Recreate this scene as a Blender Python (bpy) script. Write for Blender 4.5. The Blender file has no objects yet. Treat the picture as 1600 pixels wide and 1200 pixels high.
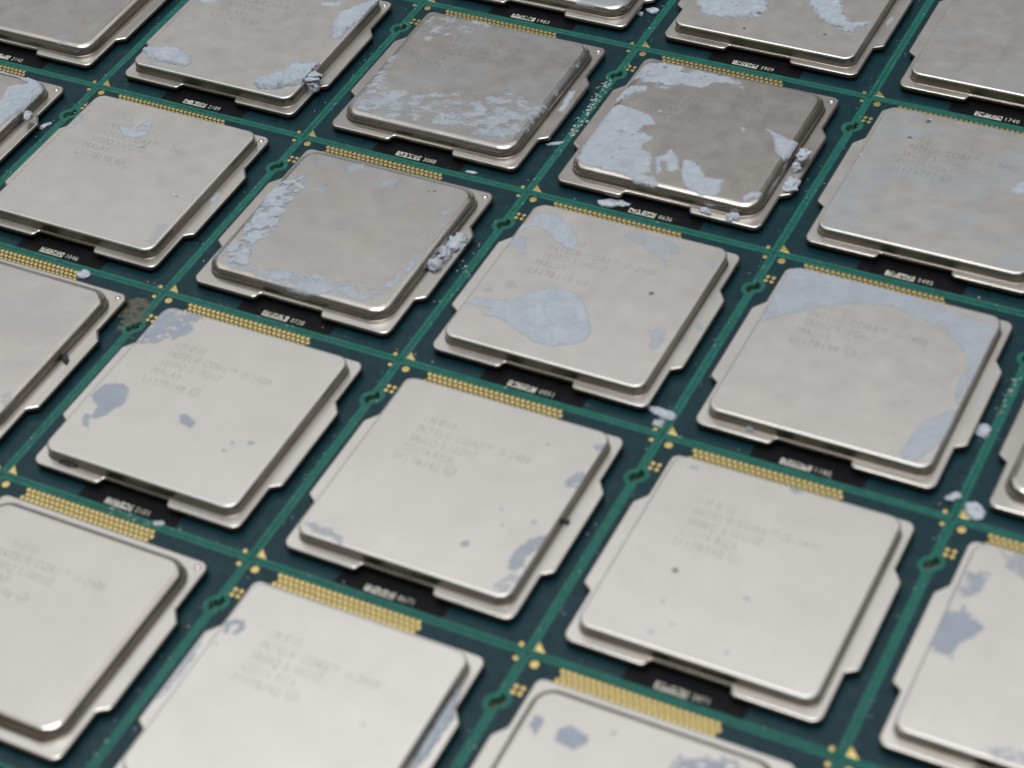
import bpy, math, random
import numpy as np
from mathutils import Matrix, Vector

# ------------------------------------------------------------------ camera, light, exposure
MM = 0.001
PITCH = 37.5                                   # one board is 37.5 mm square
CAM_C = np.array([159.0858, -244.5032, 189.6962])          # camera position in mm (solved from the board grid)
CAM_M = np.array([[0.88829953, 0.45041309, -0.08973293],
                  [0.25373491, -0.64416738, -0.72157257],
                  [-0.38280876, 0.61820419, -0.68649911]])  # rows: right, down, forward
CAM_F = 3349.948                               # focal length in pixels of a 1600 px wide picture

S = bpy.context.scene
col = S.collection
cam_d = bpy.data.cameras.new('camera')
cam = bpy.data.objects.new('camera', cam_d)
col.objects.link(cam)
R4 = Matrix(((CAM_M[0][0], -CAM_M[1][0], -CAM_M[2][0], CAM_C[0]*MM),
             (CAM_M[0][1], -CAM_M[1][1], -CAM_M[2][1], CAM_C[1]*MM),
             (CAM_M[0][2], -CAM_M[1][2], -CAM_M[2][2], CAM_C[2]*MM),
             (0, 0, 0, 1)))
cam.matrix_world = R4
cam_d.sensor_width = 36.0
cam_d.lens = CAM_F/1600*36.0
cam_d.clip_start = 0.01
cam_d.clip_end = 20.0
cam_d.dof.use_dof = True
cam_d.dof.focus_distance = 0.330
cam_d.dof.aperture_fstop = 31.0
S.camera = cam

w = bpy.data.worlds.new('World'); S.world = w; w.use_nodes = True
bg = w.node_tree.nodes['Background']
bg.inputs[0].default_value = (1.0, 0.93, 0.88, 1)
bg.inputs[1].default_value = 0.11

def area(name, loc, target, sx, sy, power, color):
    d = bpy.data.lights.new(name, 'AREA'); d.shape = 'RECTANGLE'
    d.size = sx; d.size_y = sy; d.energy = power; d.color = color
    o = bpy.data.objects.new(name, d); col.objects.link(o)
    o.location = loc
    o.rotation_euler = (Vector(target)-Vector(loc)).to_track_quat('-Z', 'Y').to_euler()
    return o
# the room's light: a broad luminous ceiling beyond the boards and one brighter fitting overhead
area('luminous_ceiling', (-0.15, 0.22, 1.12), (-0.15, 0.22, 0), 2.2, 1.5, 9.0, (1.0, 0.995, 0.98))
area('ceiling_lamp', (0.12, -0.24, 1.08), (0.12, -0.24, 0), 0.85, 0.62, 8.0, (1.0, 0.995, 0.98))
area('added_far_wall_light', (-0.90, 1.50, 0.42), (0.03, -0.05, 0.1), 2.8, 0.8, 2.2, (0.97, 0.98, 1.0))  # added area light standing in for a bright far wall, lifts back bevels

S.view_settings.view_transform = 'Standard'
S.view_settings.look = 'None'
S.view_settings.exposure = 0.0
S.view_settings.gamma = 1.0
S.render.engine = 'CYCLES'

# ------------------------------------------------------------------ helpers
def px_local(u, v, z, c, r):
    """a pixel of the photograph -> point on the plane z (mm above the boards), local to board (c, r)"""
    d = CAM_M.T @ np.array([(u-800)/CAM_F, (v-600)/CAM_F, 1.0])
    t = (z-CAM_C[2])/d[2]
    q = CAM_C+t*d
    return (q[0]-PITCH*(c+.5), q[1]+PITCH*(r+.5))

def px_world(u, v, z=0.0):
    return px_local(u, v, z, -.5, -.5)

def mesh_obj(name, verts, faces, mat, parent=None, smooth=None, mats=None, midx=None):
    me = bpy.data.meshes.new(name)
    me.from_pydata([tuple(float(a)*MM for a in v) for v in verts], [], faces)
    for m in (mats or [mat]):
        me.materials.append(m)
    if midx is not None:
        me.polygons.foreach_set('material_index', midx)
    if smooth is True:
        me.polygons.foreach_set('use_smooth', [True]*len(me.polygons))
    elif smooth is not None:
        me.polygons.foreach_set('use_smooth', smooth)
    me.update()
    o = bpy.data.objects.new(name, me); col.objects.link(o)
    if parent: o.parent = parent
    return o

def link_mesh(name, me, parent=None, loc=None):
    o = bpy.data.objects.new(name, me); col.objects.link(o)
    if parent: o.parent = parent
    if loc: o.location = loc
    return o

def tag(o, label, cat=None, group=None, kind=None):
    if label: o['label'] = label
    if cat: o['category'] = cat
    if group: o['group'] = group
    if kind: o['kind'] = kind
    return o

# ---- numpy value noise
def vnoise(x, y, seed):
    xi = np.floor(x).astype(np.int64); yi = np.floor(y).astype(np.int64)
    fx = x-xi; fy = y-yi
    fx = fx*fx*(3-2*fx); fy = fy*fy*(3-2*fy)
    def h(a, b):
        n = (a*374761393+b*668265263+seed*1442695041) & 0x7fffffff
        n = ((n ^ (n >> 13))*1274126177) & 0x7fffffff
        n = n ^ (n >> 16)
        return (n & 0xffff)/65535.0
    return (h(xi, yi)*(1-fx)+h(xi+1, yi)*fx)*(1-fy)+(h(xi, yi+1)*(1-fx)+h(xi+1, yi+1)*fx)*fy

def fbm(x, y, seed, octv=4):
    s = 0; a = .5; t = 0
    for i in range(octv):
        s = s+a*vnoise(x*2**i+17.3*i, y*2**i-9.1*i, seed+i*31); t += a; a *= .55
    return s/t

def poly_sdf(P, X, Y):
    P = np.asarray(P, float); n = len(P)
    d = np.full(X.shape, 1e9); ins = np.zeros(X.shape, bool)
    for i in range(n):
        ax, ay = P[i]; bx, by = P[(i+1) % n]
        ex, ey = bx-ax, by-ay
        L = ex*ex+ey*ey+1e-12
        t = np.clip(((X-ax)*ex+(Y-ay)*ey)/L, 0, 1)
        d = np.minimum(d, np.hypot(X-ax-t*ex, Y-ay-t*ey))
        if abs(ey) > 1e-12:
            cr = ((ay > Y) != (by > Y)) & (X < ex*(Y-ay)/ey+ax)
            ins ^= cr
    return np.where(ins, -d, d)

def fillet(pts, seg=5):
    """pts: (x, y, radius) polygon -> rounded outline"""
    out = []; n = len(pts)
    for i in range(n):
        p0 = np.array(pts[i-1][:2], float); p = np.array(pts[i][:2], float); p1 = np.array(pts[(i+1) % n][:2], float)
        r = pts[i][2]
        a = (p0-p)/np.linalg.norm(p0-p); b = (p1-p)/np.linalg.norm(p1-p)
        ang = math.acos(max(-1, min(1, float(a@b))))
        t = r/math.tan(ang/2)
        s = p+a*t; e = p+b*t
        bis = (a+b)/np.linalg.norm(a+b); c = p+bis*(r/math.sin(ang/2))
        a0 = math.atan2(*(s-c)[::-1]); a1 = math.atan2(*(e-c)[::-1])
        da = (a1-a0+math.pi) % (2*math.pi)-math.pi
        for k in range(seg+1):
            th = a0+da*k/seg
            out.append((c[0]+r*math.cos(th), c[1]+r*math.sin(th)))
    return out

def inset(loop, d):
    P = np.array(loop); n = len(P); out = []
    for i in range(n):
        e0 = P[i]-P[i-1]; e1 = P[(i+1) % n]-P[i]
        n0 = np.array([-e0[1], e0[0]])/(np.linalg.norm(e0)+1e-12)
        n1 = np.array([-e1[1], e1[0]])/(np.linalg.norm(e1)+1e-12)
        m = n0+n1; m = m/(np.linalg.norm(m)+1e-12)
        out.append(P[i]+m*d/max(.5, float(m@n0)))
    return [tuple(q) for q in out]

def loft(loop, profile, verts, faces, smooth):
    """profile: list of (inset, z) from bottom up; top is capped flat"""
    n = len(loop); b0 = len(verts)
    for d, z in profile:
        for x, y in (inset(loop, d) if abs(d) > 1e-9 else loop):
            verts.append((x, y, z))
    for k in range(len(profile)-1):
        for i in range(n):
            j = (i+1) % n
            faces.append((b0+k*n+i, b0+k*n+j, b0+(k+1)*n+j, b0+(k+1)*n+i)); smooth.append(True)
    top = b0+(len(profile)-1)*n
    faces.append(tuple(top+i for i in range(n))); smooth.append(False)
    faces.append(tuple(b0+i for i in reversed(range(n)))); smooth.append(False)

def disc(verts, faces, cx, cy, r, z, h, n=14, inner=0.0):
    b = len(verts)
    for rr, zz in ((r, z-.03), (r, z+h*.6), (r*.86, z+h)):
        for i in range(n):
            a = 2*math.pi*i/n
            verts.append((cx+rr*math.cos(a), cy+rr*math.sin(a), zz))
    for k in range(2):
        for i in range(n):
            j = (i+1) % n
            faces.append((b+k*n+i, b+k*n+j, b+(k+1)*n+j, b+(k+1)*n+i))
    faces.append(tuple(b+2*n+i for i in range(n)))

# ------------------------------------------------------------------ materials
def new_mat(name):
    m = bpy.data.materials.new(name); m.use_nodes = True
    nt = m.node_tree
    return m, nt, nt.nodes['Principled BSDF']

def N(nt, t, **kw):
    n = nt.nodes.new(t)
    for k, v in kw.items():
        if k == 'inp':
            for a, b in v.items(): n.inputs[a].default_value = b
        else: setattr(n, k, v)
    return n

def coords(nt, scale):
    tc = N(nt, 'ShaderNodeTexCoord'); mp = N(nt, 'ShaderNodeMapping')
    mp.inputs['Scale'].default_value = (scale if isinstance(scale, tuple) else (scale,)*3)
    oi = N(nt, 'ShaderNodeObjectInfo')
    ad = N(nt, 'ShaderNodeVectorMath', operation='ADD')
    ml = N(nt, 'ShaderNodeMath', operation='MULTIPLY'); ml.inputs[1].default_value = 173.0
    nt.links.new(oi.outputs['Random'], ml.inputs[0])
    cx = N(nt, 'ShaderNodeCombineXYZ')
    nt.links.new(ml.outputs[0], cx.inputs[0]); nt.links.new(ml.outputs[0], cx.inputs[1])
    nt.links.new(tc.outputs['Object'], mp.inputs['Vector'])
    nt.links.new(mp.outputs[0], ad.inputs[0]); nt.links.new(cx.outputs[0], ad.inputs[1])
    return ad.outputs[0]

def noise_ramp(nt, vec, scale, detail, c0, c1, lo=.35, hi=.65, rough=.55):
    nz = N(nt, 'ShaderNodeTexNoise'); nz.inputs['Scale'].default_value = scale
    nz.inputs['Detail'].default_value = detail; nz.inputs['Roughness'].default_value = rough
    nt.links.new(vec, nz.inputs['Vector'])
    rp = N(nt, 'ShaderNodeValToRGB')
    rp.color_ramp.elements[0].position = lo; rp.color_ramp.elements[0].color = (*c0, 1)
    rp.color_ramp.elements[1].position = hi; rp.color_ramp.elements[1].color = (*c1, 1)
    nt.links.new(nz.outputs['Fac'], rp.inputs['Fac'])
    return rp.outputs['Color'], nz.outputs['Fac']

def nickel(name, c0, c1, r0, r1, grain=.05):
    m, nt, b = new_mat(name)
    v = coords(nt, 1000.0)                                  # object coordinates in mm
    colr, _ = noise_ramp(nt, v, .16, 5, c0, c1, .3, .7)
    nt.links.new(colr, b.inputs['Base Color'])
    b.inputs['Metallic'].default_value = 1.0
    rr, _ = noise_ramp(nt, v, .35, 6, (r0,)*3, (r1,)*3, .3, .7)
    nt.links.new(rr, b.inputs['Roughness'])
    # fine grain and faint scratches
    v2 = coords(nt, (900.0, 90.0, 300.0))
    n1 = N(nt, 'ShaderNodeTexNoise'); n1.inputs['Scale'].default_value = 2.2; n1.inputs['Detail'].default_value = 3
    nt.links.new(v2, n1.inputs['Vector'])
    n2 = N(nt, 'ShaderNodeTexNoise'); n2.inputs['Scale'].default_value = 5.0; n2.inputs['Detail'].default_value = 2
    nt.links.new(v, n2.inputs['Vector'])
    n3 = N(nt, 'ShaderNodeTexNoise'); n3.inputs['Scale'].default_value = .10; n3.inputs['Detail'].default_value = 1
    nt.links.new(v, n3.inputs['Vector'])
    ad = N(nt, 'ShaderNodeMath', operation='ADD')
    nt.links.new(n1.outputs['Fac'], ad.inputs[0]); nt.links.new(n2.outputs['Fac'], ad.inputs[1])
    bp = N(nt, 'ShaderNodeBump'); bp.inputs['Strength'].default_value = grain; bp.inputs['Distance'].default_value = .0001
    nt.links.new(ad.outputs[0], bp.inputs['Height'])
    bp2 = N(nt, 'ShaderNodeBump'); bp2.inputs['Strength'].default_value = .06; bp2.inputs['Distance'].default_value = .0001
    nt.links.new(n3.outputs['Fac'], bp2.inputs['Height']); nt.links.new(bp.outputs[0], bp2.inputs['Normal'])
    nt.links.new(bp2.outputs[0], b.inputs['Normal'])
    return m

M_NICK_A = nickel('satin_nickel', (.68, .67, .65), (.73, .72, .70), .36, .42)
M_NICK_B = nickel('polished_nickel', (.64, .62, .60), (.69, .675, .655), .30, .36)
M_NICK_W = nickel('shaded_nickel_side', (.22, .19, .165), (.30, .265, .235), .26, .34, .04)  # darker base puts the shade and dark reflections of the walls into colour
M_NICK_S = nickel('bright_nickel_edge', (.50, .465, .43), (.60, .57, .54), .17, .26, .03)

def pcb():
    m, nt, b = new_mat('solder_mask')
    tc = N(nt, 'ShaderNodeTexCoord')
    mp = N(nt, 'ShaderNodeMapping'); mp.inputs['Scale'].default_value = (1000,)*3
    nt.links.new(tc.outputs['Object'], mp.inputs['Vector'])
    sp = N(nt, 'ShaderNodeSeparateXYZ'); nt.links.new(mp.outputs[0], sp.inputs[0])
    def math_(op, a, b_=None, clamp=False):
        n = N(nt, 'ShaderNodeMath', operation=op, use_clamp=clamp)
        for i, q in enumerate((a, b_)):
            if q is None: continue
            if isinstance(q, (int, float)): n.inputs[i].default_value = q
            else: nt.links.new(q, n.inputs[i])
        return n.outputs[0]
    ax = math_('ABSOLUTE', sp.outputs[0]); ay = math_('ABSOLUTE', sp.outputs[1])
    mx = math_('MAXIMUM', ax, ay)
    e = math_('MULTIPLY', math_('SUBTRACT', mx, 18.10), 9.0, True)       # copper-free margin of the board
    dx = math_('SUBTRACT', ax, 18.75); dy = math_('SUBTRACT', sp.outputs[1], math_('SUBTRACT', 11.15, math_('MULTIPLY', math_('SIGN', sp.outputs[0]), .35)))
    dd = math_('SQRT', math_('ADD', math_('MULTIPLY', dx, dx), math_('MULTIPLY', dy, dy)))
    e2 = math_('MULTIPLY', math_('SUBTRACT', 1.55, dd), 9.0, True)       # and round the keying notches
    e = math_('MAXIMUM', e, e2)
    v = coords(nt, 1000.0)
    dark, _ = noise_ramp(nt, v, .5, 3, (.0035, .024, .033), (.006, .034, .044))
    light, _ = noise_ramp(nt, v, .9, 4, (.008, .085, .068), (.020, .150, .122), .25, .75)
    mxn = N(nt, 'ShaderNodeMix', data_type='RGBA')
    nt.links.new(e, mxn.inputs[0]); nt.links.new(dark, mxn.inputs[6]); nt.links.new(light, mxn.inputs[7])
    nt.links.new(mxn.outputs[2], b.inputs['Base Color'])
    b.inputs['Roughness'].default_value = .34
    b.inputs['Specular IOR Level'].default_value = .28
    return m
M_PCB = pcb()

def plain(name, c, rough=.5, metal=0.0, var=.15, sc=.8, bump=0.0):
    m, nt, b = new_mat(name)
    v = coords(nt, 1000.0)
    a = tuple(x*(1-var) for x in c); d = tuple(min(1, x*(1+var)) for x in c)
    cl, fac = noise_ramp(nt, v, sc, 5, a, d, .3, .7)
    nt.links.new(cl, b.inputs['Base Color'])
    b.inputs['Roughness'].default_value = rough; b.inputs['Metallic'].default_value = metal
    if name.startswith('black'): b.inputs['Specular IOR Level'].default_value = .12
    if bump:
        bp = N(nt, 'ShaderNodeBump'); bp.inputs['Strength'].default_value = bump; bp.inputs['Distance'].default_value = .0002
        nt.links.new(fac, bp.inputs['Height']); nt.links.new(bp.outputs[0], b.inputs['Normal'])
    return m
M_EDGE = plain('board_edge', (.05, .16, .11), .7)
M_GOLD = plain('gold_plate', (.84, .655, .26), .33, 1.0, .08, 1.5)
M_BLACK = plain('black_marking_ink', (.0055, .006, .008), .45, 0, .3)
M_SEAL = plain('black_sealant', (.006, .006, .007), .5)
M_WHITE = plain('white_marking_ink', (.50, .50, .44), .6, 0, .2, 3)
M_TABLE = plain('brown_table', (.16, .10, .03), .7, 0, .35, .05)
M_CLUMP = plain('dried_paste_lump', (.42, .465, .53), .7, 0, .25, 1.2, .8)
M_CRUD = plain('grey_grime', (.03, .03, .035), .7, 0, .4, 2.0, .6)
M_SPECK = plain('pale_specks', (.40, .46, .46), .7, 0, .3, 2.0)

def film(name, c0, c1, rough, bump):
    """paste whose cover follows the mesh attribute 'cover'"""
    m, nt, b = new_mat(name)
    v = coords(nt, 1000.0)
    cl, fac = noise_ramp(nt, v, .35, 7, c0, c1, .3, .7)
    nt.links.new(cl, b.inputs['Base Color'])
    b.inputs['Roughness'].default_value = rough
    at = N(nt, 'ShaderNodeAttribute', attribute_name='cover')
    nt.links.new(at.outputs['Fac'], b.inputs['Alpha'])
    n2 = N(nt, 'ShaderNodeTexNoise'); n2.inputs['Scale'].default_value = 2.4; n2.inputs['Detail'].default_value = 5
    nt.links.new(v, n2.inputs['Vector'])
    bp = N(nt, 'ShaderNodeBump'); bp.inputs['Strength'].default_value = bump; bp.inputs['Distance'].default_value = .0002
    nt.links.new(n2.outputs['Fac'], bp.inputs['Height']); nt.links.new(bp.outputs[0], b.inputs['Normal'])
    return m
M_PASTE = film('thermal_paste', (.38, .43, .50), (.45, .505, .58), .62, .18)
M_PASTE_D = film('thin_dark_paste', (.30, .35, .44), (.36, .41, .50), .55, .12)
M_DIRT = film('dark_dirt', (.035, .03, .035), (.07, .06, .06), .7, .2)
M_DUST = film('brown_dust', (.14, .135, .10), (.25, .23, .18), .9, .3)

def etch():
    m, nt, b = new_mat('laser_etch')
    b.inputs['Base Color'].default_value = (.20, .19, .185, 1)
    b.inputs['Roughness'].default_value = .7
    v = coords(nt, 1000.0)
    rr, _ = noise_ramp(nt, v, .5, 3, (.10,)*3, (.32,)*3, .3, .7)
    nt.links.new(rr, b.inputs['Alpha'])
    return m
M_ETCH = etch()

# ------------------------------------------------------------------ the surface below
tb = mesh_obj('table_top', [(x, y, z) for z in (-21.2, -1.2) for x, y in ((-420, -420), (480, -420), (480, 320), (-420, 320))],
              [(0, 3, 2, 1), (4, 5, 6, 7), (0, 1, 5, 4), (1, 2, 6, 5), (2, 3, 7, 6), (3, 0, 4, 7)], M_TABLE)
tag(tb, None, kind='structure')

# ------------------------------------------------------------------ shared meshes of one processor
HB = 18.72                                     # half a board; the rest of the pitch is the seam
NYR, NYL, NR = 10.80, 11.50, .86                            # keying notch
def board_outline():
    L = [(-HB, -HB), (HB, -HB)]
    for k in range(9):
        a = -math.pi/2-math.pi*k/8
        L.append((HB+.05+NR*math.cos(a), NYR+NR*math.sin(a)))
    L += [(HB, HB), (-HB, HB)]
    for k in range(9):
        a = math.pi/2-math.pi*k/8
        L.append((-HB-.05+NR*math.cos(a), NYL+NR*math.sin(a)))
    return L
def make_board():
    V, F, Sm = [], [], []
    loop = board_outline()
    loft(loop, [(0, -1.15), (0, -.04), (.04, 0)], V, F, Sm)
    n = len(loop)
    mi = [1]*n+[0]*n+[0, 1]
    o = mesh_obj('substrate', V, F, None, smooth=[False]*len(F), mats=[M_PCB, M_EDGE], midx=mi)
    me = o.data; bpy.data.objects.remove(o)
    return me
ME_BOARD = make_board()

def flange_outline(front=-16.4, back=15.3, wdt=15.6, ear=16.9):
    return fillet([(-wdt, front, 1.3), (-5.35, front, .75), (-4.95, -15.25, .35), (4.75, -15.25, .35), (5.15, front, .75), (wdt, front, 1.3),
                   (wdt, -8.7, .35), (ear, -7.8, .65), (ear, 6.0, .7), (wdt, 7.7, .5), (wdt, back, 1.2),
                   (-wdt, back, 1.2), (-wdt, 7.7, .5), (-ear, 6.0, .7), (-ear, -7.8, .65), (-wdt, -8.7, .35)], 6)

FL_POLY = flange_outline()
LID = {'A': dict(x=14.45, y0=-15.0, y1=14.0, r=1.7, b=.30, top=3.0, mat=M_NICK_A),
       'B': dict(x=14.40, y0=-14.75, y1=13.7, r=2.8, b=1.05, top=3.0, mat=M_NICK_B)}
FL_TOP = 1.36
def make_spreader(kind):
    L = LID[kind]
    V, F, Sm = [], [], []
    fb = .22 if kind == 'A' else .3
    prof = [(.30, .66), (.10, .70), (0, .82), (0, FL_TOP-fb)]
    for k in range(1, 6):
        a = k/5*math.pi/2
        prof.append((fb*(1-math.cos(a)), FL_TOP-fb+fb*math.sin(a)))
    loft(flange_outline(), prof, V, F, Sm)
    loop = fillet([(-L['x'], L['y0'], L['r']), (L['x'], L['y0'], L['r']), (L['x'], L['y1'], L['r']), (-L['x'], L['y1'], L['r'])], 12)
    nfl = len(F); b = L['b']; top = L['top']
    prof = [(q, FL_TOP+h) for q, h in ((-.16, -.1), (-.16, .002), (-.10, .012), (-.04, .04), (-.012, .10), (0, .17))]+[(.02, top-b)]
    for k in range(1, 9):
        a = k/8*math.pi/2
        prof.append((.02+b*(1-math.cos(a)), top-b+b*math.sin(a)))
    loft(loop, prof, V, F, Sm)
    # edges stay bright from the press, side walls have shade painted in, the flat faces (and the small bevel of the sharp lids) are satin
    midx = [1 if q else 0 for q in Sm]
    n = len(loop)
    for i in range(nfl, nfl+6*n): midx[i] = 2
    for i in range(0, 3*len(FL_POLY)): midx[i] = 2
    if kind == 'A':
        for i in range(nfl+6*n, nfl+(len(prof)-1)*n): midx[i] = 0
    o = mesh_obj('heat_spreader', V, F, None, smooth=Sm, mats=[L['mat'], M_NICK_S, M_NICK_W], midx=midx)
    me = o.data; bpy.data.objects.remove(o)
    return me
ME_SPREAD = {k: make_spreader(k) for k in 'AB'}

def simple_mesh(name, fn, mat):
    V, F = [], []
    fn(V, F)
    o = mesh_obj(name, V, F, mat); me = o.data; bpy.data.objects.remove(o)
    return me
def _seal(V, F):
    Sm = []
    loft(inset(flange_outline(), .30), [(-.12, -.02), (.05, .14), (.10, .45), (.05, .72)], V, F, Sm)
ME_SEAL = simple_mesh('sealant_bead', _seal, M_SEAL)
def _pads(V, F):
    for row in range(4):
        y = 17.80-.70*row
        for k in range(26):
            x = -13.85+.755*k+(.3775 if row % 2 else 0)
            disc(V, F, x, y, .32, 0, .03, 8)
ME_PADS = simple_mesh('contact_pads', _pads, M_GOLD)
ME_BIG = simple_mesh('fiducial_dot', lambda V, F: disc(V, F, -17.25, 17.45, .52, 0, .03, 20), M_GOLD)
ME_S1 = simple_mesh('test_dot', lambda V, F: disc(V, F, 17.55, -17.95, .30, 0, .03, 14), M_GOLD)
ME_S2 = simple_mesh('test_dot', lambda V, F: disc(V, F, 17.85, 17.5, .30, 0, .03, 14), M_GOLD)
def _quad(V, F):
    for dx, dy in ((.42, .42), (-.42, .42), (.42, -.42), (-.42, -.42)):
        disc(V, F, -17.33+dx, 13.45+dy, .29, 0, .03, 12)
ME_QUAD = simple_mesh('pad_cluster', _quad, M_GOLD)
def _tri(V, F):
    P = [(-18.2, -18.15), (-16.85, -18.15), (-18.15, -16.85)]
    for d, z in ((0, -.03), (0, .02), (.05, .035)):
        for p in inset(P, d): V.append((*p, z))
    for k in range(2):
        for i in range(3):
            j = (i+1) % 3; F.append((k*3+i, k*3+j, k*3+3+j, k*3+3+i))
    F.append((6, 7, 8))
ME_TRI = simple_mesh('corner_triangle', _tri, M_GOLD)
def _strip(V, F):
    P = [(-7.35, -18.15), (7.35, -18.15), (7.35, -14.5), (-7.35, -14.5)]
    for z in (-.02, .02):
        for p in P: V.append((*p, z))
    for i in range(4):
        j = (i+1) % 4; F.append((i, j, 4+j, 4+i))
    F.append((4, 5, 6, 7))
ME_STRIP = simple_mesh('marking_strip', _strip, M_BLACK)
def _dimple(V, F):
    n = 16; prof = ((.40, 0), (.37, .08), (.26, .17), (.11, .21))
    for r, z in prof:
        for i in range(n):
            a = 2*math.pi*i/n; V.append((14.45+r*math.cos(a), 14.1+r*math.sin(a), FL_TOP+z))
    for k in range(3):
        for i in range(n):
            j = (i+1) % n; F.append((k*n+i, k*n+j, (k+1)*n+j, (k+1)*n+i))
    F.append(tuple(3*n+i for i in range(n)))
ME_DIMPLE = simple_mesh('vent_dimple', _dimple, M_NICK_B)
ME_DIMPLE.polygons.foreach_set('use_smooth', [True]*len(ME_DIMPLE.polygons))

# ---- lettering
def text_mesh(body, size, x, y, z, sx=1.0, shear=0.0):
    cu = bpy.data.curves.new('t', 'FONT'); cu.body = body; cu.size = size; cu.shear = shear
    cu.resolution_u = 3; cu.space_character = 1.12
    o = bpy.data.objects.new('t', cu); col.objects.link(o)
    bpy.context.view_layer.update()
    me = bpy.data.meshes.new_from_object(o.evaluated_get(bpy.context.evaluated_depsgraph_get()))
    V = [(x+v.co.x*sx, y+v.co.y, z) for v in me.vertices]; F = [tuple(p.vertices) for p in me.polygons]
    bpy.data.objects.remove(o); bpy.data.curves.remove(cu); bpy.data.meshes.remove(me)
    return V, F
def merge(parts):
    V, F = [], []
    for v, f in parts:
        b = len(V); V += v; F += [tuple(i+b for i in q) for q in f]
    return V, F
def ring(cx, cy, z, r, wd, n=24):
    V, F = [], []
    for i in range(n):
        a = 2*math.pi*i/n
        for rr in (r, r-wd): V.append((cx+rr*math.cos(a), cy+rr*math.sin(a), z))
    for i in range(n):
        j = (i+1) % n; F.append((2*i, 2*j, 2*j+1, 2*i+1))
    return V, F
def fit_text(body, x0, x1, y, h, z):
    V, F = text_mesh(body, 1.0, 0, 0, z)
    mx = max(v[0] for v in V); mn = min(v[0] for v in V)
    s = (x1-x0)/(mx-mn)
    return [(x0+(v[0]-mn)*s, y+v[1]*h/.72, z) for v in V], F

def make_text(parent, lines, dx=0, dy=0):
    """lines: the five engraved lines, None where it cannot be read; widths as in the photograph"""
    z = 3.0+.008
    w = {0: (-8.6, -4.3), 1: (-8.7, 7.0), 2: (-8.8, .55), 3: (-9.0, -4.6), 4: (-9.3, -2.9)}
    parts = []
    for i, t in enumerate(lines):
        if not t: continue
        x0, x1 = w[i]
        if i == 3 and len(t) > 6: x1 = -1.9
        parts.append(fit_text(t, x0+dx, x1+dx, 7.75-1.75*i+dy-.6, 1.2, z))
    parts.append(ring(-1.4+dx, .85+dy, z, .78, .14)); parts.append(fit_text('e4', -1.85+dx, -.95+dx, .5+dy, .7, z))
    V, F = merge(parts)
    o = mesh_obj('engraved_text', V, F, M_ETCH, parent)
    return o

def make_serial(parent, num, rnd):
    z = .032
    if num:
        V, F = fit_text(num, 1.0, 3.0, -17.72, .82, z)
        mesh_obj('serial_number', V, F, M_WHITE, parent)
    V, F = [], []
    nx, ny = 22, 6; cw, ch = 4.0/nx, 1.0/ny
    for i in range(nx):
        for j in range(ny):
            if i == 0 or j == 0 or i == nx-1 and j % 2 or rnd.random() < .5:
                x = -3.5+i*cw; y = -17.88+j*ch; b = len(V)
                V += [(x, y, z), (x+cw, y, z), (x+cw, y+ch, z), (x, y+ch, z)]; F.append((b, b+1, b+2, b+3))
    mesh_obj('matrix_mark', V, F, M_WHITE, parent)

# ---- smears of thermal paste, from outlines on the lid
def rr_inside(L, X, Y):
    cx, cy = 0, (L['y0']+L['y1'])/2; hx, hy = L['x'], (L['y1']-L['y0'])/2; r = L['r']
    qx = np.abs(X-cx)-hx+r; qy = np.abs(Y-cy)-hy+r
    return -(np.hypot(np.maximum(qx, 0), np.maximum(qy, 0))+np.minimum(np.maximum(qx, qy), 0)-r)

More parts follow.
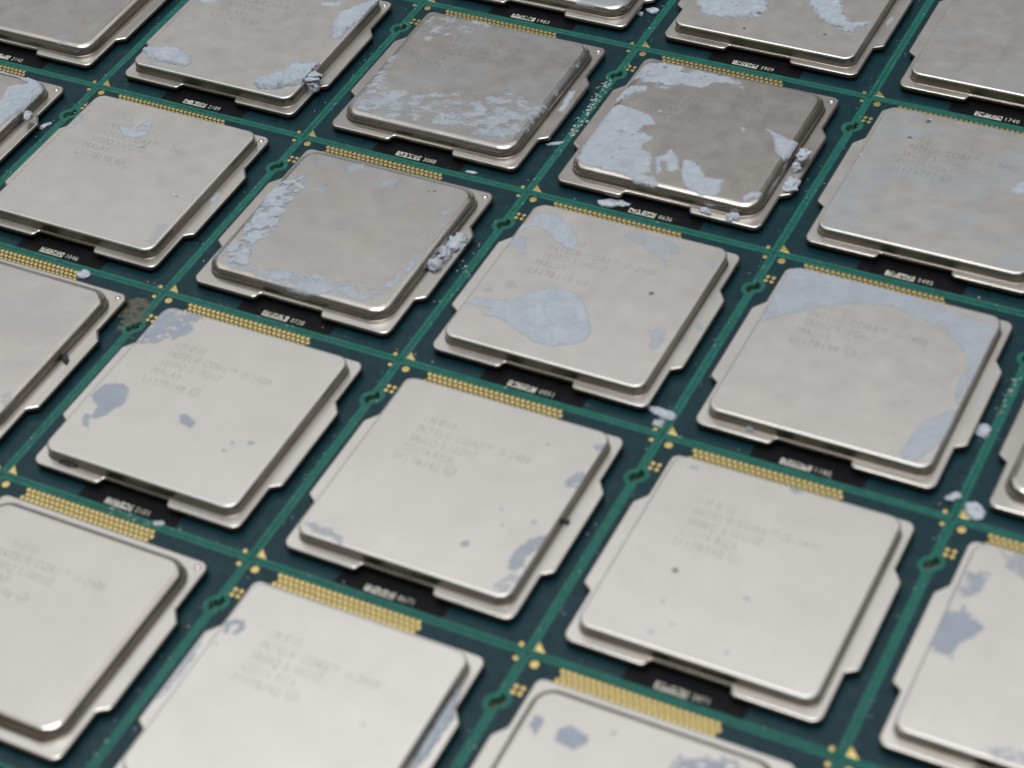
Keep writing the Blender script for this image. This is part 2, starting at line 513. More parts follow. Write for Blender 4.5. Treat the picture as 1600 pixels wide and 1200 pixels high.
def make_film(name, parent, patches, mat, level, kind, seed, step=.15, holes=(), hz=False):
    """patches: (outline in mm, cover, edge noise in mm, thickness in mm, breakup 0..1)"""
    L = LID[kind]
    if level == 'lid':
        xs = np.arange(-L['x'], L['x']+.01, step); ys = np.arange(L['y0'], L['y1']+.01, step)
    else:
        allp = np.concatenate([np.asarray(p[0]) for p in patches])
        lo = allp.min(0)-1; hi = allp.max(0)+1
        xs = np.arange(lo[0], hi[0], step*.7); ys = np.arange(lo[1], hi[1], step*.7)
    X, Y = np.meshgrid(xs, ys)
    cover = np.zeros(X.shape); thick = np.zeros(X.shape)
    for i, (P, cv, en, th, br) in enumerate(patches):
        s = seed*97+i*13
        sd = poly_sdf(P, X, Y)
        n1 = .75*(fbm(X*.8+s, Y*.8, s+1, 5)-.5)+.55*(fbm(X*2.6-s, Y*2.6, s+2, 3)-.5)
        f = sd+n1*en*3.6
        a = np.clip((.10-f)/.28, 0, 1)
        if hz:
            a = a*np.clip((fbm((X+.5*Y)*.12+s, (Y-.5*X)*.22, s+5, 5)-.36)*3.2, 0, 1)
        elif br > 0:
            n2 = .7*fbm((X+.6*Y)*.55+s*.37, (Y-.4*X)*.95, s+5, 6)+.3*fbm((X+.6*Y)*2.2+s, (Y-.4*X)*3.4, s+6, 3)
            edge = np.clip(-sd/1.5, 0, 1)
            thr = .5+(br-.62)*.55+.10*(1-edge)
            a = a*np.clip((n2-thr)*8+.5, 0, 1)
        a = a*cv*(.86+.28*(fbm(X*1.7, Y*1.7, s+9, 3)-.5))
        t = a*th*np.clip(-f/.5, .15, 1)*(.35+1.3*fbm(X*2.1+s, Y*2.1, s+11, 4))
        cover = np.maximum(cover, a); thick = np.maximum(thick, t)
    for P, en in holes:
        sd = poly_sdf(P, X, Y)+(fbm(X*1.2, Y*1.2, seed+71, 4)-.5)*en*2
        k = np.clip(sd/.25, 0, 1); cover *= k; thick *= k
    cover = np.clip(cover, 0, 1)
    if level == 'lid':
        d = rr_inside(L, X, Y); b = L['b']
        q = np.clip(b-d, 0, b*.999)
        Z = L['top']-b+np.sqrt(b*b-q*q)
        ok = d > .10*b
    elif level == 'flange':
        d = -poly_sdf(FL_POLY, X, Y); ok = (d > .25) & (rr_inside(L, X, Y) < -.1)
        Z = np.full(X.shape, FL_TOP)
    else:
        ok = np.ones(X.shape, bool); Z = np.full(X.shape, .035)
    keep = (cover > .03) & ok
    Z = Z+.006+thick
    ny, nx = X.shape
    cell = (keep[:-1, :-1].astype(int)+keep[1:, :-1]+keep[:-1, 1:]+keep[1:, 1:] > 0) & ok[:-1, :-1] & ok[1:, :-1] & ok[:-1, 1:] & ok[1:, 1:]
    jj, ii = np.nonzero(cell)
    if len(jj) == 0: return None
    a = jj*nx+ii
    quads = np.stack([a, a+1, a+nx+1, a+nx], 1)
    used, inv = np.unique(quads.ravel(), return_inverse=True)
    V = np.stack([X.ravel()[used], Y.ravel()[used], Z.ravel()[used]], 1)*MM
    Q = inv.reshape(-1, 4)
    me = bpy.data.meshes.new(name)
    me.vertices.add(len(V)); me.vertices.foreach_set('co', V.astype(np.float32).ravel())
    me.loops.add(Q.size); me.loops.foreach_set('vertex_index', Q.ravel().astype(np.int32))
    me.polygons.add(len(Q)); me.polygons.foreach_set('loop_start', np.arange(0, Q.size, 4, dtype=np.int32))
    me.polygons.foreach_set('use_smooth', np.ones(len(Q), bool))
    at = me.attributes.new('cover', 'FLOAT', 'POINT')
    at.data.foreach_set('value', cover.ravel()[used].astype(np.float32))
    me.materials.append(mat); me.update(); me.validate()
    o = bpy.data.objects.new(name, me); col.objects.link(o); o.parent = parent
    return o

# ---- lumps and flakes
def ico(sub):
    t = (1+5**.5)/2
    V = [np.array(v, float)/np.linalg.norm(v) for v in ((-1, t, 0), (1, t, 0), (-1, -t, 0), (1, -t, 0), (0, -1, t), (0, 1, t), (0, -1, -t), (0, 1, -t), (t, 0, -1), (t, 0, 1), (-t, 0, -1), (-t, 0, 1))]
    F = [(0, 11, 5), (0, 5, 1), (0, 1, 7), (0, 7, 10), (0, 10, 11), (1, 5, 9), (5, 11, 4), (11, 10, 2), (10, 7, 6), (7, 1, 8), (3, 9, 4), (3, 4, 2), (3, 2, 6), (3, 6, 8), (3, 8, 9), (4, 9, 5), (2, 4, 11), (6, 2, 10), (8, 6, 7), (9, 8, 1)]
    for _ in range(sub):
        mid = {}; G = []
        def m(a, b):
            k = (min(a, b), max(a, b))
            if k not in mid:
                p = V[a]+V[b]; V.append(p/np.linalg.norm(p)); mid[k] = len(V)-1
            return mid[k]
        for a, b, c in F:
            x, y, z = m(a, b), m(b, c), m(c, a)
            G += [(a, x, z), (b, y, x), (c, z, y), (x, y, z)]
        F = G
    return np.array(V), F
ICO2 = ico(3)
def lump(name, center, size, rot, seed, mat, parent=None, rough=.55, n=4, flat=False):
    """a crumb: several broken pieces grown together, resting on z = center[2]"""
    V0, F0 = ICO2
    g = random.Random(seed); AV, AF = [], []
    for q in range(1 if flat else n):
        V = V0.copy()
        ph = g.uniform(0, 90)
        a = fbm(V[:, 0]*1.3+V[:, 2]*1.1+ph, V[:, 1]*1.3-V[:, 2]*.9+ph, seed+q, 4)-.5
        b = fbm(V[:, 0]*4+V[:, 2]*3+ph, V[:, 1]*4-V[:, 2]*2+ph, seed+q+3, 3)-.5
        V = V*(1+1.5*a+.7*b)[:, None]
        k = 1.0 if flat or q == 0 else g.uniform(.3, .55)
        k0 = 1.0 if flat else (1.0 if q == 0 else k)
        o = np.zeros(3) if q == 0 else np.array([g.uniform(-.75, .75), g.uniform(-.75, .75), g.uniform(-.2, .45)])
        V = V*k0*np.array([g.uniform(.8, 1.2), g.uniform(.8, 1.2), g.uniform(.8, 1.2)])
        th = g.uniform(0, 3); c, s_ = math.cos(th), math.sin(th)
        if not flat: V = np.stack([V[:, 0]*c-V[:, 1]*s_, V[:, 0]*s_+V[:, 1]*c, V[:, 2]], 1)
        V = (V+o)*np.array(size)
        if flat:
            V[:, 2] = np.clip(V[:, 2], -size[2]*.5, size[2]*.45)+.12*size[2]*b*4
        c, s_ = math.cos(rot), math.sin(rot)
        V = np.stack([V[:, 0]*c-V[:, 1]*s_, V[:, 0]*s_+V[:, 1]*c, V[:, 2]], 1)
        m = len(AV)*len(V0)
        AV.append(V); AF += [tuple(i+m for i in f) for f in F0]
    V = np.concatenate(AV)
    V[:, 2] = np.maximum(V[:, 2], np.quantile(V[:, 2], .15)); V[:, 2] -= V[:, 2].min()
    V = V+np.array(center)
    return mesh_obj(name, V, AF, mat, parent, smooth=True)

# ------------------------------------------------------------------ views of the photograph the outlines were read from
RV = {'A': (660, 280, 2.7586), 'B': (260, 180, 2.963), 'C': (800, 50, 2.963), 'D': (400, 560, 2.5), 'E': (0, 440, 2.5),
      'F': (1040, 380, 2.857), 'G': (820, 660, 2.2222), 'H': (0, 720, 2.0), 'I': (700, 800, 1.7778), 'J': (0, 0, 2.5),
      'K': (480, 0, 3.0769), 'L': (960, 0, 2.5), 'P': (0, 0, 1.0)}
def dot(x, y, r):
    return [(x+r*math.cos(a*math.pi/4), y+r*.75*math.sin(a*math.pi/4)) for a in range(8)]

# (outline, cover, edge noise, thickness, breakup)
SO = (1, .22, .10, 0)       # solid patch
TH = (.62, .3, .03, .1)     # thin patch
SM = (.95, .45, .10, .62)   # broken smear
CR = (1, .35, .45, .12)     # thick crust
FA = (.34, .4, .01, .35)    # faint

CPUS = {}
def cpu(c, r, kind, view, serial, label, patches=(), dark=(), flange=(), dirt=(), clumps=(), text=None, dimple=False, holes=(), pose=(0, 0, 0), haze=0):
    CPUS[(c, r)] = dict(kind=kind, view=view, serial=serial, label=label, patches=patches, dark=dark, flange=flange, dirt=dirt,
                        clumps=clumps, text=text, dimple=dimple, holes=holes, pose=pose, haze=haze)
T24 = ["i M ©'10", 'INTEL® CORE™ i5-2400', 'SR00Q 3.10GHZ', 'MALAY', 'L117B198']
TCR = ["i M ©'10", 'INTEL® CORE™ i5-2400', 'SR00Q 3.10GHZ', 'COSTA RICA', '3117B742']
T4S = [None, 'INTEL® CORE™ i5-2400S', 'SR00S 2.50GHZ', 'MALAY', 'L139C188']

cpu(-1, -1, 'A', 'K', None, 'processor whose board corner alone peeks in at the top edge of the picture')
cpu(0, -1, 'B', 'K', '1983', 'shiny rounded processor cut off by the top edge, with serial number 1983', [
    ([(1270, 10), (1400, -30), (1580, -40), (1540, 15), (1450, 28), (1340, 25)], *TH)], dimple=True)
cpu(1, -1, 'A', 'L', '3909', 'processor at the top edge with serial number 3909 and two big grey paste patches', [
    ([(300, -30), (620, -30), (600, 40), (560, 65), (480, 70), (400, 70), (340, 50)], *CR),
    ([(740, -30), (900, -30), (890, 60), (930, 90), (1010, 85), (980, 105), (930, 130), (870, 115), (800, 70), (770, 30)], *CR)],
    dirt=[(dot(508, 112, 5), .9, .1, .01, 0), (dot(822, 135, 4), .9, .1, .01, 0)],
    flange=[([(1060, 90), (1085, 60), (1095, 70), (1068, 105)], *SO)])
cpu(2, -1, 'A', 'L', '1740', 'plain mottled grey processor in the top right corner, without any paste patch', [], haze=.16)
cpu(-2, 0, 'B', 'J', '2142', 'polished rounded processor cut off in the top left corner of the picture', [
    ([(215, 150), (245, 130), (285, 140), (275, 165), (235, 170)], *FA)], dimple=True, haze=.08)
cpu(-1, 0, 'A', 'J', '2189', 'sharp-edged processor with serial 2189 and a crusty paste lump on its front right corner', [
    ([(545, 190), (590, 185), (650, 190), (690, 180), (740, 220), (750, 250), (720, 260), (640, 245), (600, 240), (570, 215)], *CR),
    ([(990, 330), (1030, 300), (1110, 280), (1150, 240), (1190, 255), (1255, 250), (1250, 290), (1200, 330), (1120, 340), (1060, 350), (1000, 345)], 1, .35, .8, .05),
    ([(1290, 100), (1330, 50), (1400, 20), (1500, -10), (1470, 30), (1420, 80), (1370, 110), (1330, 150), (1300, 150)], *CR),
    ([(1250, 10), (1340, 5), (1330, 25), (1260, 25)], *SO), ([(760, -10), (880, -10), (830, 12), (790, 12)], *SO)],
    clumps=[(1190, 295, 'lid', (2.6, 1.4, .35), .4), (1225, 330, 'flange', (.9, .9, 1.1), .9)], text=T24, dimple=True)
cpu(0, 0, 'B', 'K', '3088', 'rounded processor with serial 3088, its back and front thinly smeared with paste', [
    ([(480, 200), (520, 130), (580, 60), (680, 55), (780, 70), (900, 110), (960, 130), (880, 150), (780, 170), (660, 180), (560, 210)], .9, .6, .08, .72),
    ([(250, 430), (310, 370), (380, 270), (440, 260), (400, 310), (420, 370), (380, 430), (500, 440), (420, 500), (330, 520), (240, 520), (210, 500)], .95, .5, .08, .66),
    ([(210, 480), (340, 460), (560, 440), (740, 430), (760, 450), (640, 480), (800, 470), (1000, 440), (1050, 450), (1080, 500), (1130, 500), (1170, 470), (1200, 430), (1240, 440), (1150, 540), (1060, 620), (960, 680), (880, 690), (760, 660), (600, 610), (420, 580), (280, 550), (220, 530)], .85, .6, .06, .60),
    ([(1270, 300), (1300, 260), (1330, 265), (1300, 320), (1260, 340)], *SM)],
    flange=[([(1205, 530), (1260, 440), (1292, 440), (1230, 538)], *SO)], text=T24, dimple=True, haze=.22)
cpu(1, 0, 'B', 'C', '0636', 'rounded processor with serial 0636 and large pale paste flakes down its left half', [
    ([(350, 370), (430, 340), (500, 335), (560, 350), (650, 390), (665, 430), (620, 435), (590, 450), (650, 485), (655, 500), (600, 520), (595, 545), (640, 560), (650, 600), (640, 660), (690, 700), (640, 720), (560, 680), (480, 650), (400, 630), (330, 615), (290, 570), (310, 510), (370, 440)], .97, .28, .10, .22),
    ([(665, 580), (710, 570), (740, 535), (775, 590), (775, 640), (740, 655), (715, 640), (715, 605), (690, 600), (690, 640), (670, 660)], *SO),
    ([(790, 590), (830, 590), (870, 620), (900, 670), (975, 690), (970, 740), (930, 765), (860, 750), (800, 710), (780, 660)], *SO),
    ([(600, 150), (660, 140), (740, 150), (830, 170), (900, 185), (1000, 210), (1080, 240), (1070, 260), (1010, 235), (940, 235), (880, 260), (780, 245), (700, 270), (640, 240), (560, 225), (550, 200)], .95, .3, .12, .3),
    ([(455, 315), (480, 290), (550, 255), (620, 250), (630, 270), (570, 290), (520, 310), (470, 325)], *CR),
    ([(1180, 450), (1230, 470), (1290, 500), (1390, 520), (1385, 560), (1330, 605), (1290, 570), (1260, 595), (1220, 560), (1210, 500)], 1, .15, .25, 0),
    ([(1055, 440), (1075, 440), (1080, 460), (1065, 465)], *SO), ([(665, 368), (695, 360), (700, 375)], *SO),
    ([(1065, 765), (1110, 740), (1160, 740), (1150, 765), (1110, 765), (1075, 785)], *SO)],
    clumps=[(1350, 560, 'edge', (.8, 1.7, .55), .1), (1292, 700, 'flange', (1.0, 1.2, .6), .2), (1315, 625, 'flange', (.6, .9, .8), .1),
            (1022, 858, 'flange', (.8, .7, .6), .2), (895, 828, 'flange', (.9, .5, .4), 0)], text=T4S, dimple=True)
cpu(2, 0, 'A', 'L', '5495', 'hazy scratched processor with serial 5495 at the right edge of the picture', [
    ([(1550, 750), (1575, 715), (1610, 705), (1620, 755), (1575, 762)], *SO),
    ([(1440, 520), (1620, 560), (1620, 563), (1440, 524)], .3, .1, .01, .2)],
    dirt=[(dot(1228, 475, 9), .9, .15, .01, .2), (dot(1155, 537, 7), .9, .12, .01, 0)],
    clumps=[(965, 603, 'lid', (.22, .18, .15), 0), (1236, 468, 'lid', (.4, .2, .18), .3)], text=TCR, haze=.34)
cpu(-2, 1, 'B', 'J', None, 'processor at the left edge covered by a thick glossy slab of paste', [
    ([(-80, 230), (0, 262), (60, 278), (140, 308), (178, 350), (170, 392), (140, 430), (110, 470), (80, 462), (82, 430), (30, 470), (0, 500), (-90, 560)], 1, .12, .35, 0)],
    holes=[([(-80, 285), (0, 290), (60, 302), (105, 330), (60, 335), (25, 345), (0, 395), (-80, 420)], .2)], clumps=[(105, 452, 'edge', (.7, .9, .7), .4)], dimple=True)
cpu(-1, 1, 'A', 'J', '1046', 'clean sharp-edged processor with one ring-shaped white paste smear near its back edge', [
    ([(465, 490), (510, 500), (550, 480), (600, 465), (590, 490), (570, 530), (520, 540), (480, 525), (465, 505)], *SO),
    ([(480, 460), (515, 458), (515, 472), (490, 473)], *SO), ([(600, 530), (618, 525), (618, 540)], *FA),
    ([(270, 500), (300, 450), (350, 405), (340, 460), (300, 490)], .5, .4, .02, .45),
    ([(620, 880), (665, 860), (650, 900), (590, 955), (565, 945)], *FA)],
    flange=[([(806, 800), (850, 752), (865, 752), (842, 785), (820, 800)], *SO)], holes=[([(538, 500), (555, 490), (572, 495), (560, 515), (540, 515)], .1)],
    clumps=[(682, 762, 'lid', (.55, .35, .25), .2), (555, 570, 'lid', (.35, .25, .2), .2)], text=T24, dimple=True)
cpu(0, 1, 'B', 'B', '0728', 'rounded processor with an L-shaped crust of paste along its left and front sides', [
    ([(480, 330), (560, 300), (640, 270), (660, 310), (600, 380), (560, 440), (520, 500), (480, 560), (420, 580), (380, 620), (390, 680), (360, 720), (300, 700), (250, 660), (260, 610), (330, 580), (370, 500), (420, 440), (450, 370)], 1, .4, .30, .42),
    ([(225, 630), (300, 690), (400, 700), (500, 705), (600, 725), (700, 740), (800, 770), (900, 790), (990, 800), (1040, 770), (1100, 700), (1150, 650), (1190, 660), (1120, 740), (1040, 810), (980, 855), (900, 860), (800, 830), (700, 830), (600, 810), (480, 760), (380, 730), (270, 705)], .92, .45, .08, .40),
    ([(690, 340), (740, 330), (760, 345), (720, 365), (690, 355)], *TH), ([(830, 245), (880, 225), (925, 225), (920, 245), (850, 265)], *TH),
    ([(980, 320), (1060, 290), (1090, 295), (1050, 325), (990, 335)], *TH), ([(680, 210), (740, 200), (790, 210), (720, 235)], *FA),
    ([(1270, 450), (1310, 430), (1310, 450), (1280, 475)], *TH)],
    dirt=[(dot(1215, 352, 7), .9, .1, .01, 0), (dot(1242, 352, 4), .9, .1, .01, 0)],
    clumps=[(1345, 580, 'flange', (1.1, 1.7, .8), -.1), (1285, 640, 'flange', (.8, 1.3, .8), .1), (1245, 690, 'flange', (.9, 1.2, .7), -.2), (360, 630, 'lid', (1.0, .7, .2), .3)], dimple=True, haze=.15)
cpu(1, 1, 'A', 'A', '0051', 'processor in the middle of the picture with a big pale blue paste blob', [
    ([(180, 535), (230, 510), (300, 515), (390, 520), (470, 480), (560, 468), (640, 480), (690, 520), (715, 590), (725, 660), (700, 700), (630, 715), (560, 720), (490, 705), (430, 670), (370, 620), (310, 590), (260, 590), (300, 560), (230, 545)], .97, .16, .12, 0),
    ([(480, 160), (520, 145), (580, 155), (640, 200), (670, 265), (660, 305), (620, 300), (570, 265), (540, 225), (490, 200), (440, 215), (400, 235), (380, 220), (420, 195), (470, 185)], .95, .2, .1, 0),
    ([(370, 265), (420, 240), (450, 255), (445, 310), (430, 320), (410, 295), (370, 290)], .85, .2, .08, 0),
    ([(870, 240), (960, 235), (1050, 260), (1120, 295), (1100, 320), (1040, 325), (1060, 380), (1020, 345), (970, 300), (900, 265)], .6, .3, .02, 0),
    ([(985, 650), (1040, 650), (1040, 690), (1005, 735), (975, 730), (985, 690)], .8, .15, .06, 0), ([(1220, 365), (1250, 350), (1275, 360), (1260, 385), (1225, 380)], *TH),
    ([(320, 440), (380, 430), (410, 460), (390, 470), (340, 455)], *FA), ([(260, 480), (290, 465), (300, 480), (270, 490)], *TH)],
    flange=[([(1170, 620), (1215, 625), (1210, 660), (1180, 645)], *TH)], dirt=[(dot(987, 492, 9), .8, .1, .01, 0)], text=T24)
cpu(2, 1, 'A', 'F', '1180', 'processor with a wide arc of paste along its back and right sides', [
    ([(500, 180), (550, 115), (640, 105), (760, 140), (900, 170), (1050, 220), (1200, 270), (1330, 320), (1430, 350), (1490, 380), (1455, 430), (1425, 500), (1395, 560), (1350, 630), (1310, 720), (1290, 700), (1300, 630), (1350, 560), (1340, 490), (1280, 430), (1240, 380), (1130, 330), (1000, 280), (850, 270), (700, 280), (600, 310), (500, 330), (410, 350), (440, 290), (475, 240)], .82, .22, .05, .12),
    ([(1130, 810), (1180, 780), (1270, 745), (1300, 740), (1290, 800), (1250, 860), (1200, 920), (1120, 970), (1060, 965), (1045, 940), (1080, 880), (1110, 850)], .85, .18, .06, 0),
    ([(860, 500), (1060, 470), (1180, 560), (1160, 660), (1000, 740), (1080, 640), (1080, 540), (960, 500)], .12, .8, .005, .3)],
    clumps=[(375, 830, 'wall', (.45, .3, .35), .1)], text=T24)
cpu(3, 1, 'B', 'P', None, 'rounded shiny processor cut off at the right edge, right of the arc-smeared one', [], dimple=False)
cpu(-1, 2, 'B', 'P', None, 'plain rounded processor cut off at the left edge beside the patch of brown dust', [
    ([(0, 620), (18, 610), (20, 622), (4, 640)], *FA)], clumps=[(103, 560, 'flangecrud', (.5, .7, .4), .9)], dimple=True, haze=.14)
cpu(0, 2, 'A', 'E', '2101', 'processor with paste on its back corner and a round blue patch by its left edge', (), [
    ([(570, 190), (620, 130), (680, 105), (740, 112), (800, 140), (760, 160), (750, 200), (680, 230), (640, 220), (600, 245), (530, 240), (550, 210)], .8, .5, .04, .4),
    ([(370, 430), (410, 400), (480, 400), (500, 420), (490, 470), (440, 500), (400, 530), (360, 530), (380, 490), (360, 450)], .82, .25, .05, .1),
    ([(330, 510), (355, 520), (345, 570), (320, 560)], .7, .2, .03, 0), ([(705, 515), (730, 520), (765, 555), (745, 575), (700, 550)], .7, .15, .03, 0),
    (dot(980, 630, 13), .8, .1, .03, 0), (dot(908, 631, 8), .6, .1, .03, 0)], dirt=[(dot(875, 660, 8), .6, .1, .01, 0)],
    clumps=[(270, 705, 'wallcrud', (1.1, .25, .35), 0)], text=T24)
cpu(1, 2, 'A', 'D', '8671', 'nearly clean processor with bluish stains along its right edge and front left corner', (), [
    ([(1200, 480), (1250, 445), (1300, 450), (1290, 490), (1250, 510), (1205, 505)], .6, .3, .02, .25), ([(1315, 340), (1360, 335), (1360, 365), (1330, 370)], .55, .2, .02, .2),
    ([(190, 640), (240, 645), (290, 660), (340, 700), (330, 725), (290, 700), (230, 680)], .5, .3, .02, .3),
    ([(1000, 760), (1050, 715), (1110, 690), (1150, 700), (1100, 740), (1060, 770), (1050, 820), (1000, 830), (985, 800)], .65, .35, .02, .15),
    ([(920, 890), (1000, 840), (1030, 860), (960, 915)], .35, .4, .01, .35), (dot(815, 725, 16), .6, .2, .01, .1), (dot(1085, 640, 14), .4, .2, .01, 0), (dot(960, 590, 9), .35, .1, .01, 0), (dot(1140, 337, 7), .5, .1, .01, 0)],
    dirt=[(dot(960, 652, 7), .5, .1, .01, 0), (dot(990, 675, 6), .45, .1, .01, 0)], clumps=[(1215, 640, 'flangecrud', (.22, .45, .3), 0)], text=TCR)
cpu(2, 2, 'A', 'G', '2871', 'clean bright processor with one dark pinhead spot left of its centre', (), [
    ([(920, 225), (970, 225), (960, 245), (925, 240)], .65, .2, .02, 0), ([(565, 150), (610, 150), (600, 165), (570, 160)], .3, .2, .01, 0), (dot(480, 620, 11), .35, .15, .01, 0), (dot(770, 612, 14), .3, .2, .01, 0),
    (dot(510, 700, 9), .25, .2, .01, 0), (dot(700, 800, 12), .25, .2, .01, 0), (dot(437, 725, 14), .25, .2, .01, 0)], dirt=[(dot(522, 514, 11), .8, .1, .01, 0), ([(280, 500), (305, 455), (312, 462), (290, 510)], .35, .1, .01, .2)], text=TCR)
cpu(3, 2, 'A', 'I', None, 'processor cut off at the lower right with ragged blue-grey paste by its left edge', (), [
    ([(1360, 280), (1430, 265), (1490, 320), (1460, 350), (1420, 370), (1390, 410), (1350, 390), (1330, 340)], .85, .45, .05, .2), ([(1420, 190), (1470, 160), (1510, 170), (1490, 220), (1440, 240), (1420, 230)], .7, .5, .03, .35),
    ([(1530, 110), (1620, 120), (1640, 200), (1560, 170)], .5, .5, .02, .45), ([(1500, 655), (1560, 650), (1640, 680), (1640, 720), (1520, 690)], .4, .5, .02, .4), ([(1340, 380), (1390, 260), (1400, 270), (1350, 400)], .5, .3, .02, .3)])
cpu(-1, 3, 'A', 'P', None, 'processor of which only a board corner shows at the left edge of the picture')
cpu(0, 3, 'B', 'P', None, 'clean rounded shiny processor cut off in the lower left corner of the picture', text=T24, dimple=True)
cpu(1, 3, 'A', 'H', None, 'bright processor at the bottom edge with a small C-shaped mark near its back corner', (), [
    ([(700, 535), (705, 505), (735, 495), (765, 500), (765, 525), (740, 545), (725, 540), (748, 520), (745, 510), (720, 512), (710, 540)], .75, .1, .02, 0), (dot(676, 570, 8), .4, .1, .01, 0), (dot(1136, 825, 10), .25, .1, .01, 0)],
    flange=[([(1442, 690), (1435, 760), (1420, 800), (1370, 880), (1270, 1000), (1310, 900), (1370, 790), (1400, 740)], .95, .3, .5, 0),
            ([(655, 520), (600, 620), (520, 720), (430, 800), (480, 700), (560, 600), (620, 530)], .8, .3, .15, .2)], text=TCR)
cpu(2, 3, 'B', 'I', None, 'rounded processor at the bottom edge with two slate paste spots on its back corner', (), [
    ([(225, 590), (245, 565), (265, 572), (262, 590), (240, 620)], .95, .2, .05, 0), ([(305, 600), (340, 595), (390, 625), (385, 645), (350, 662), (300, 635)], .97, .15, .05, 0), (dot(460, 615, 8), .35, .1, .01, 0),
    ([(610, 700), (640, 680), (700, 685), (760, 670), (830, 700), (820, 760), (700, 770), (600, 740)], .85, .5, .03, .42)])
cpu(3, 3, 'A', 'P', None, 'processor of which only the board edge shows along the bottom right border')

# ------------------------------------------------------------------ build the processors
rnd = random.Random(5)
def build(c, r, d):
    k = d['kind']; L = LID[k]
    root = bpy.data.objects.new('processor', None); col.objects.link(root)
    root.empty_display_size = .01
    cx, cy = PITCH*(c+.5), -PITCH*(r+.5)
    dx, dy, rot = d['pose']
    rot += rnd.uniform(-.06, .06); dx += rnd.uniform(-.02, .02); dy += rnd.uniform(-.02, .02)
    root.location = ((cx+dx)*MM, (cy+dy)*MM, .03*((c*7+r*3) % 5)/5*MM)
    root.rotation_euler = (0, 0, math.radians(rot))
    tag(root, d['label'], 'processor', 'processors laid out in a grid')
    sub = link_mesh('substrate', ME_BOARD, root)
    for nm, me in (('corner_triangle', ME_TRI), ('fiducial_dot', ME_BIG), ('test_dot', ME_S1), ('test_dot', ME_S2), ('pad_cluster', ME_QUAD), ('marking_strip', ME_STRIP)):
        link_mesh(nm, me, sub)
    tag(link_mesh('contact_pads', ME_PADS, sub), None, kind='stuff')
    link_mesh('sealant_bead', ME_SEAL, root)
    sp = link_mesh('heat_spreader', ME_SPREAD[k], root)
    if d['dimple']: link_mesh('vent_dimple', ME_DIMPLE, sp)
    make_serial(sub, d['serial'], rnd)
    if d['text']:
        make_text(sp, d['text'])
    seed = (c+5)*31+(r+4)*7
    def conv(plist, z, view=None):
        ox, oy, s = RV[view or d['view']]
        return [([px_local(ox+x/s, oy+y/s, z, c, r) for x, y in P], *rest) for P, *rest in plist]
    top = L['top']
    pl = conv(d['patches'], top)
    hl = [(P, e) for P, e in conv(d['holes'], top)]
    if pl: make_film('thermal_paste', sp, pl, M_PASTE, 'lid', k, seed, holes=hl)
    if d['haze']:
        whole = [(-L['x'], L['y0']), (L['x'], L['y0']), (L['x'], L['y1']), (-L['x'], L['y1'])]
        make_film('paste_haze', sp, [(whole, d['haze'], .3, .0, .80)], M_PASTE, 'lid', k, seed+3, step=.25, hz=True)
    if d['dark']: make_film('thermal_paste', sp, conv(d['dark'], top), M_PASTE_D, 'lid', k, seed+1)
    if d['dirt']: make_film('dirt_speck', sp, conv(d['dirt'], top), M_DIRT, 'lid', k, seed+2, step=.12)
    for i, pf in enumerate(conv(d['flange'], FL_TOP)):
        make_film('paste_streak', sp, [pf], M_PASTE, 'flange', k, seed+20+i)
    for i, (x, y, lev, size, rt) in enumerate(d['clumps']):
        z = {'lid': top, 'edge': top-.6, 'flange': FL_TOP, 'flangecrud': FL_TOP, 'wall': FL_TOP, 'wallcrud': FL_TOP}[lev]
        ox, oy, s = RV[d['view']]
        p = px_local(ox+x/s, oy+y/s, z+size[2]*.5, c, r)
        crud = lev.endswith('crud')
        if lev.startswith('wall'): p = (p[0], min(p[1], L['y0']-.12))
        lump('grime_lump' if crud else 'paste_lump', (p[0], p[1], z-.05), size, rt, seed+40+i, M_CRUD if crud else M_CLUMP, sp)
for (c, r), d in CPUS.items():
    build(c, r, d)

# ------------------------------------------------------------------ flakes of dried paste lying on the boards
FLK = [  # pixel, half sizes (mm), turn, label
    (957, 318, (1.9, .95, .22), .15, 'pale paste flake on the board in front of the processor numbered 0636', M_CLUMP),
    (1033, 646, (1.7, .65, .25), -.1, 'long pale paste flake on the board corner in front of the blue-blobbed processor', M_CLUMP),
    (1028, 662, (.75, .6, .25), .5, 'small pale paste flake lying across the seam just below a longer flake', M_CLUMP),
    (1490, 779, (.85, .55, .4), .7, 'small white paste crumb near the board corner in front of the arc-smeared processor', M_CLUMP),
    (1521, 800, (1.05, 1.1, .35), .4, 'square grey paste chip beside a gold triangle at the lower right', M_PASTE_D),
    (1535, 675, (.9, 1.0, .4), .8, 'grey paste chip touching the ear of the arc-smeared processor', M_CLUMP),
    (1020, 19, (.8, .9, .4), .6, 'white paste crumb on the board beside the processor numbered 1983', M_CLUMP),
    (1000, 23, (.5, .5, .35), .2, 'smaller white crumb touching the processor numbered 1983', M_CLUMP),
    (867, 225, (.95, .28, .15), .5, 'thin white paste sliver on the seam right of the processor numbered 3088', M_CLUMP),
    (72, 197, (.55, 1.05, .2), -.4, 'white paste flake right of the slab-covered processor at the left edge', M_CLUMP),
    (131, 430, (1.0, .8, .3), .1, 'pale paste crumb at the end of a gold pad row on the left', M_CLUMP),
    (247, 819, (.7, .45, .2), .2, 'bluish paste crumb at the end of a gold pad row in the lower left', M_CLUMP),
    (738, 270, (.7, .35, .12), .2, 'grey paste crumb on the board in front of the processor numbered 3088', M_CLUMP),
    (1515, 0, (.7, .6, .3), .1, 'white crumb on the seam at the top edge of the picture on the right', M_CLUMP),
]
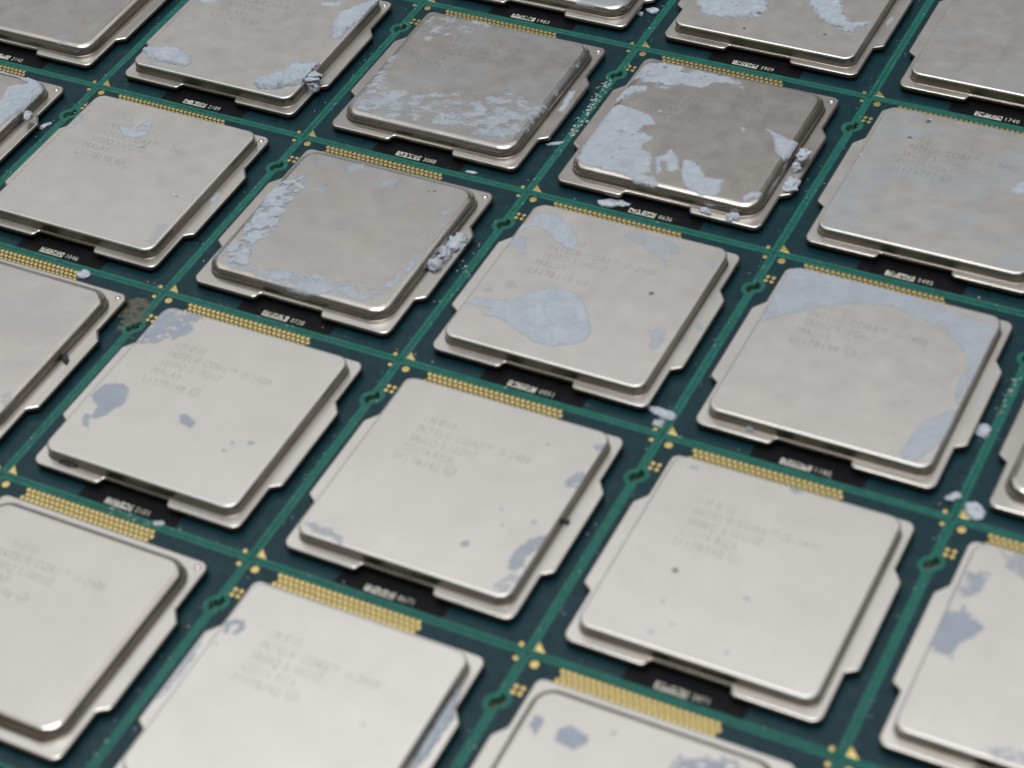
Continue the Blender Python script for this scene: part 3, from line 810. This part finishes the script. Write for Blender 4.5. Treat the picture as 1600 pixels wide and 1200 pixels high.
for i, (u, v, size, rt, lab, m) in enumerate(FLK):
    p = px_world(u, v, 0)
    o = lump('paste_flake', (0, 0, 0), size, rt, 300+i, M_CLUMP, None, flat=True)
    o.location = (p[0]*MM, p[1]*MM, .00003)
    tag(o, lab, 'paste flake', 'dried paste flakes on the boards')

# brown dust beside the left processor
P = [px_world(u, v, 0) for u, v in ((190, 470), (215, 462), (236, 478), (228, 500), (205, 512), (180, 520), (172, 505), (185, 492))]
cen = np.mean(P, 0)
du = make_film('dust_patch', None, [([(x-cen[0], y-cen[1]) for x, y in P], .55, .8, .12, .5)], M_DUST, 'board', 'A', 901, step=.12)
du.location = (cen[0]*MM, cen[1]*MM, 0)
tag(du, 'patch of brown-grey dust on the board right of the plain left-edge processor', 'dust', kind='stuff')

# whitish specks caught along the seams
V, F = [], []
rs = random.Random(11)
def speck(x, y, s, z=.0):
    b = len(V); a = rs.uniform(0, 3); st = rs.uniform(.5, 1)
    for dx, dy, dz in ((1, 0, .3), (0, st, .3), (-1, 0, .3), (0, -st, .3), (0, 0, .8), (0, 0, -.1)):
        V.append((x+s*(dx*math.cos(a)-dy*math.sin(a)), y+s*(dx*math.sin(a)+dy*math.cos(a)), z+s*dz))
    for i in range(4):
        j = (i+1) % 4; F.append((b+i, b+j, b+4)); F.append((b+j, b+i, b+5))
for q in range(1500):
    if rs.random() < .75:
        if rs.random() < .65: x = PITCH*rs.randint(-1, 3)+rs.gauss(0, .9); y = rs.uniform(-150, 30)
        else: y = -PITCH*rs.randint(0, 3)+rs.gauss(0, .9); x = rs.uniform(-70, 150)
    else:
        x = PITCH*rs.randint(-1, 3)+rs.uniform(-2.6, 2.6); y = rs.uniform(-150, 30)
    lx = (x % PITCH)-PITCH/2; ly = (y % PITCH)-PITCH/2
    if max(abs(lx), abs(ly)) > 18.6 or (abs(lx) < 17.1 and ly > -16.6): continue
    speck(x, y, abs(rs.gauss(.06, .045))+.02)
for q in range(120):                            # the crusted seam left of the processor numbered 0636
    t = rs.random(); p = px_world(955-62*t+rs.gauss(0, 2.6)-(4 if rs.random() < .3 else 0), 122+92*t+rs.gauss(0, 3), 0)
    speck(p[0], p[1], abs(rs.gauss(.14, .07))+.03)
for (u0, v0, u1, v1, n) in ((690, 360, 755, 470, 60), (640, 620, 560, 720, 50), (340, 1120, 270, 1200, 40), (205, 640, 90, 700, 40), (1590, 590, 1560, 650, 40), (240, 818, 170, 795, 25), (1130, 400, 1060, 500, 20)):
    for q in range(n):
        t = rs.random(); p = px_world(u0+(u1-u0)*t+rs.gauss(0, 3), v0+(v1-v0)*t+rs.gauss(0, 3), 0)
        speck(p[0], p[1], abs(rs.gauss(.10, .06))+.03)
sk = mesh_obj('dust_specks', V, F, M_SPECK)
tag(sk, 'whitish dust specks scattered along the seams of the green boards', 'dust', kind='stuff')
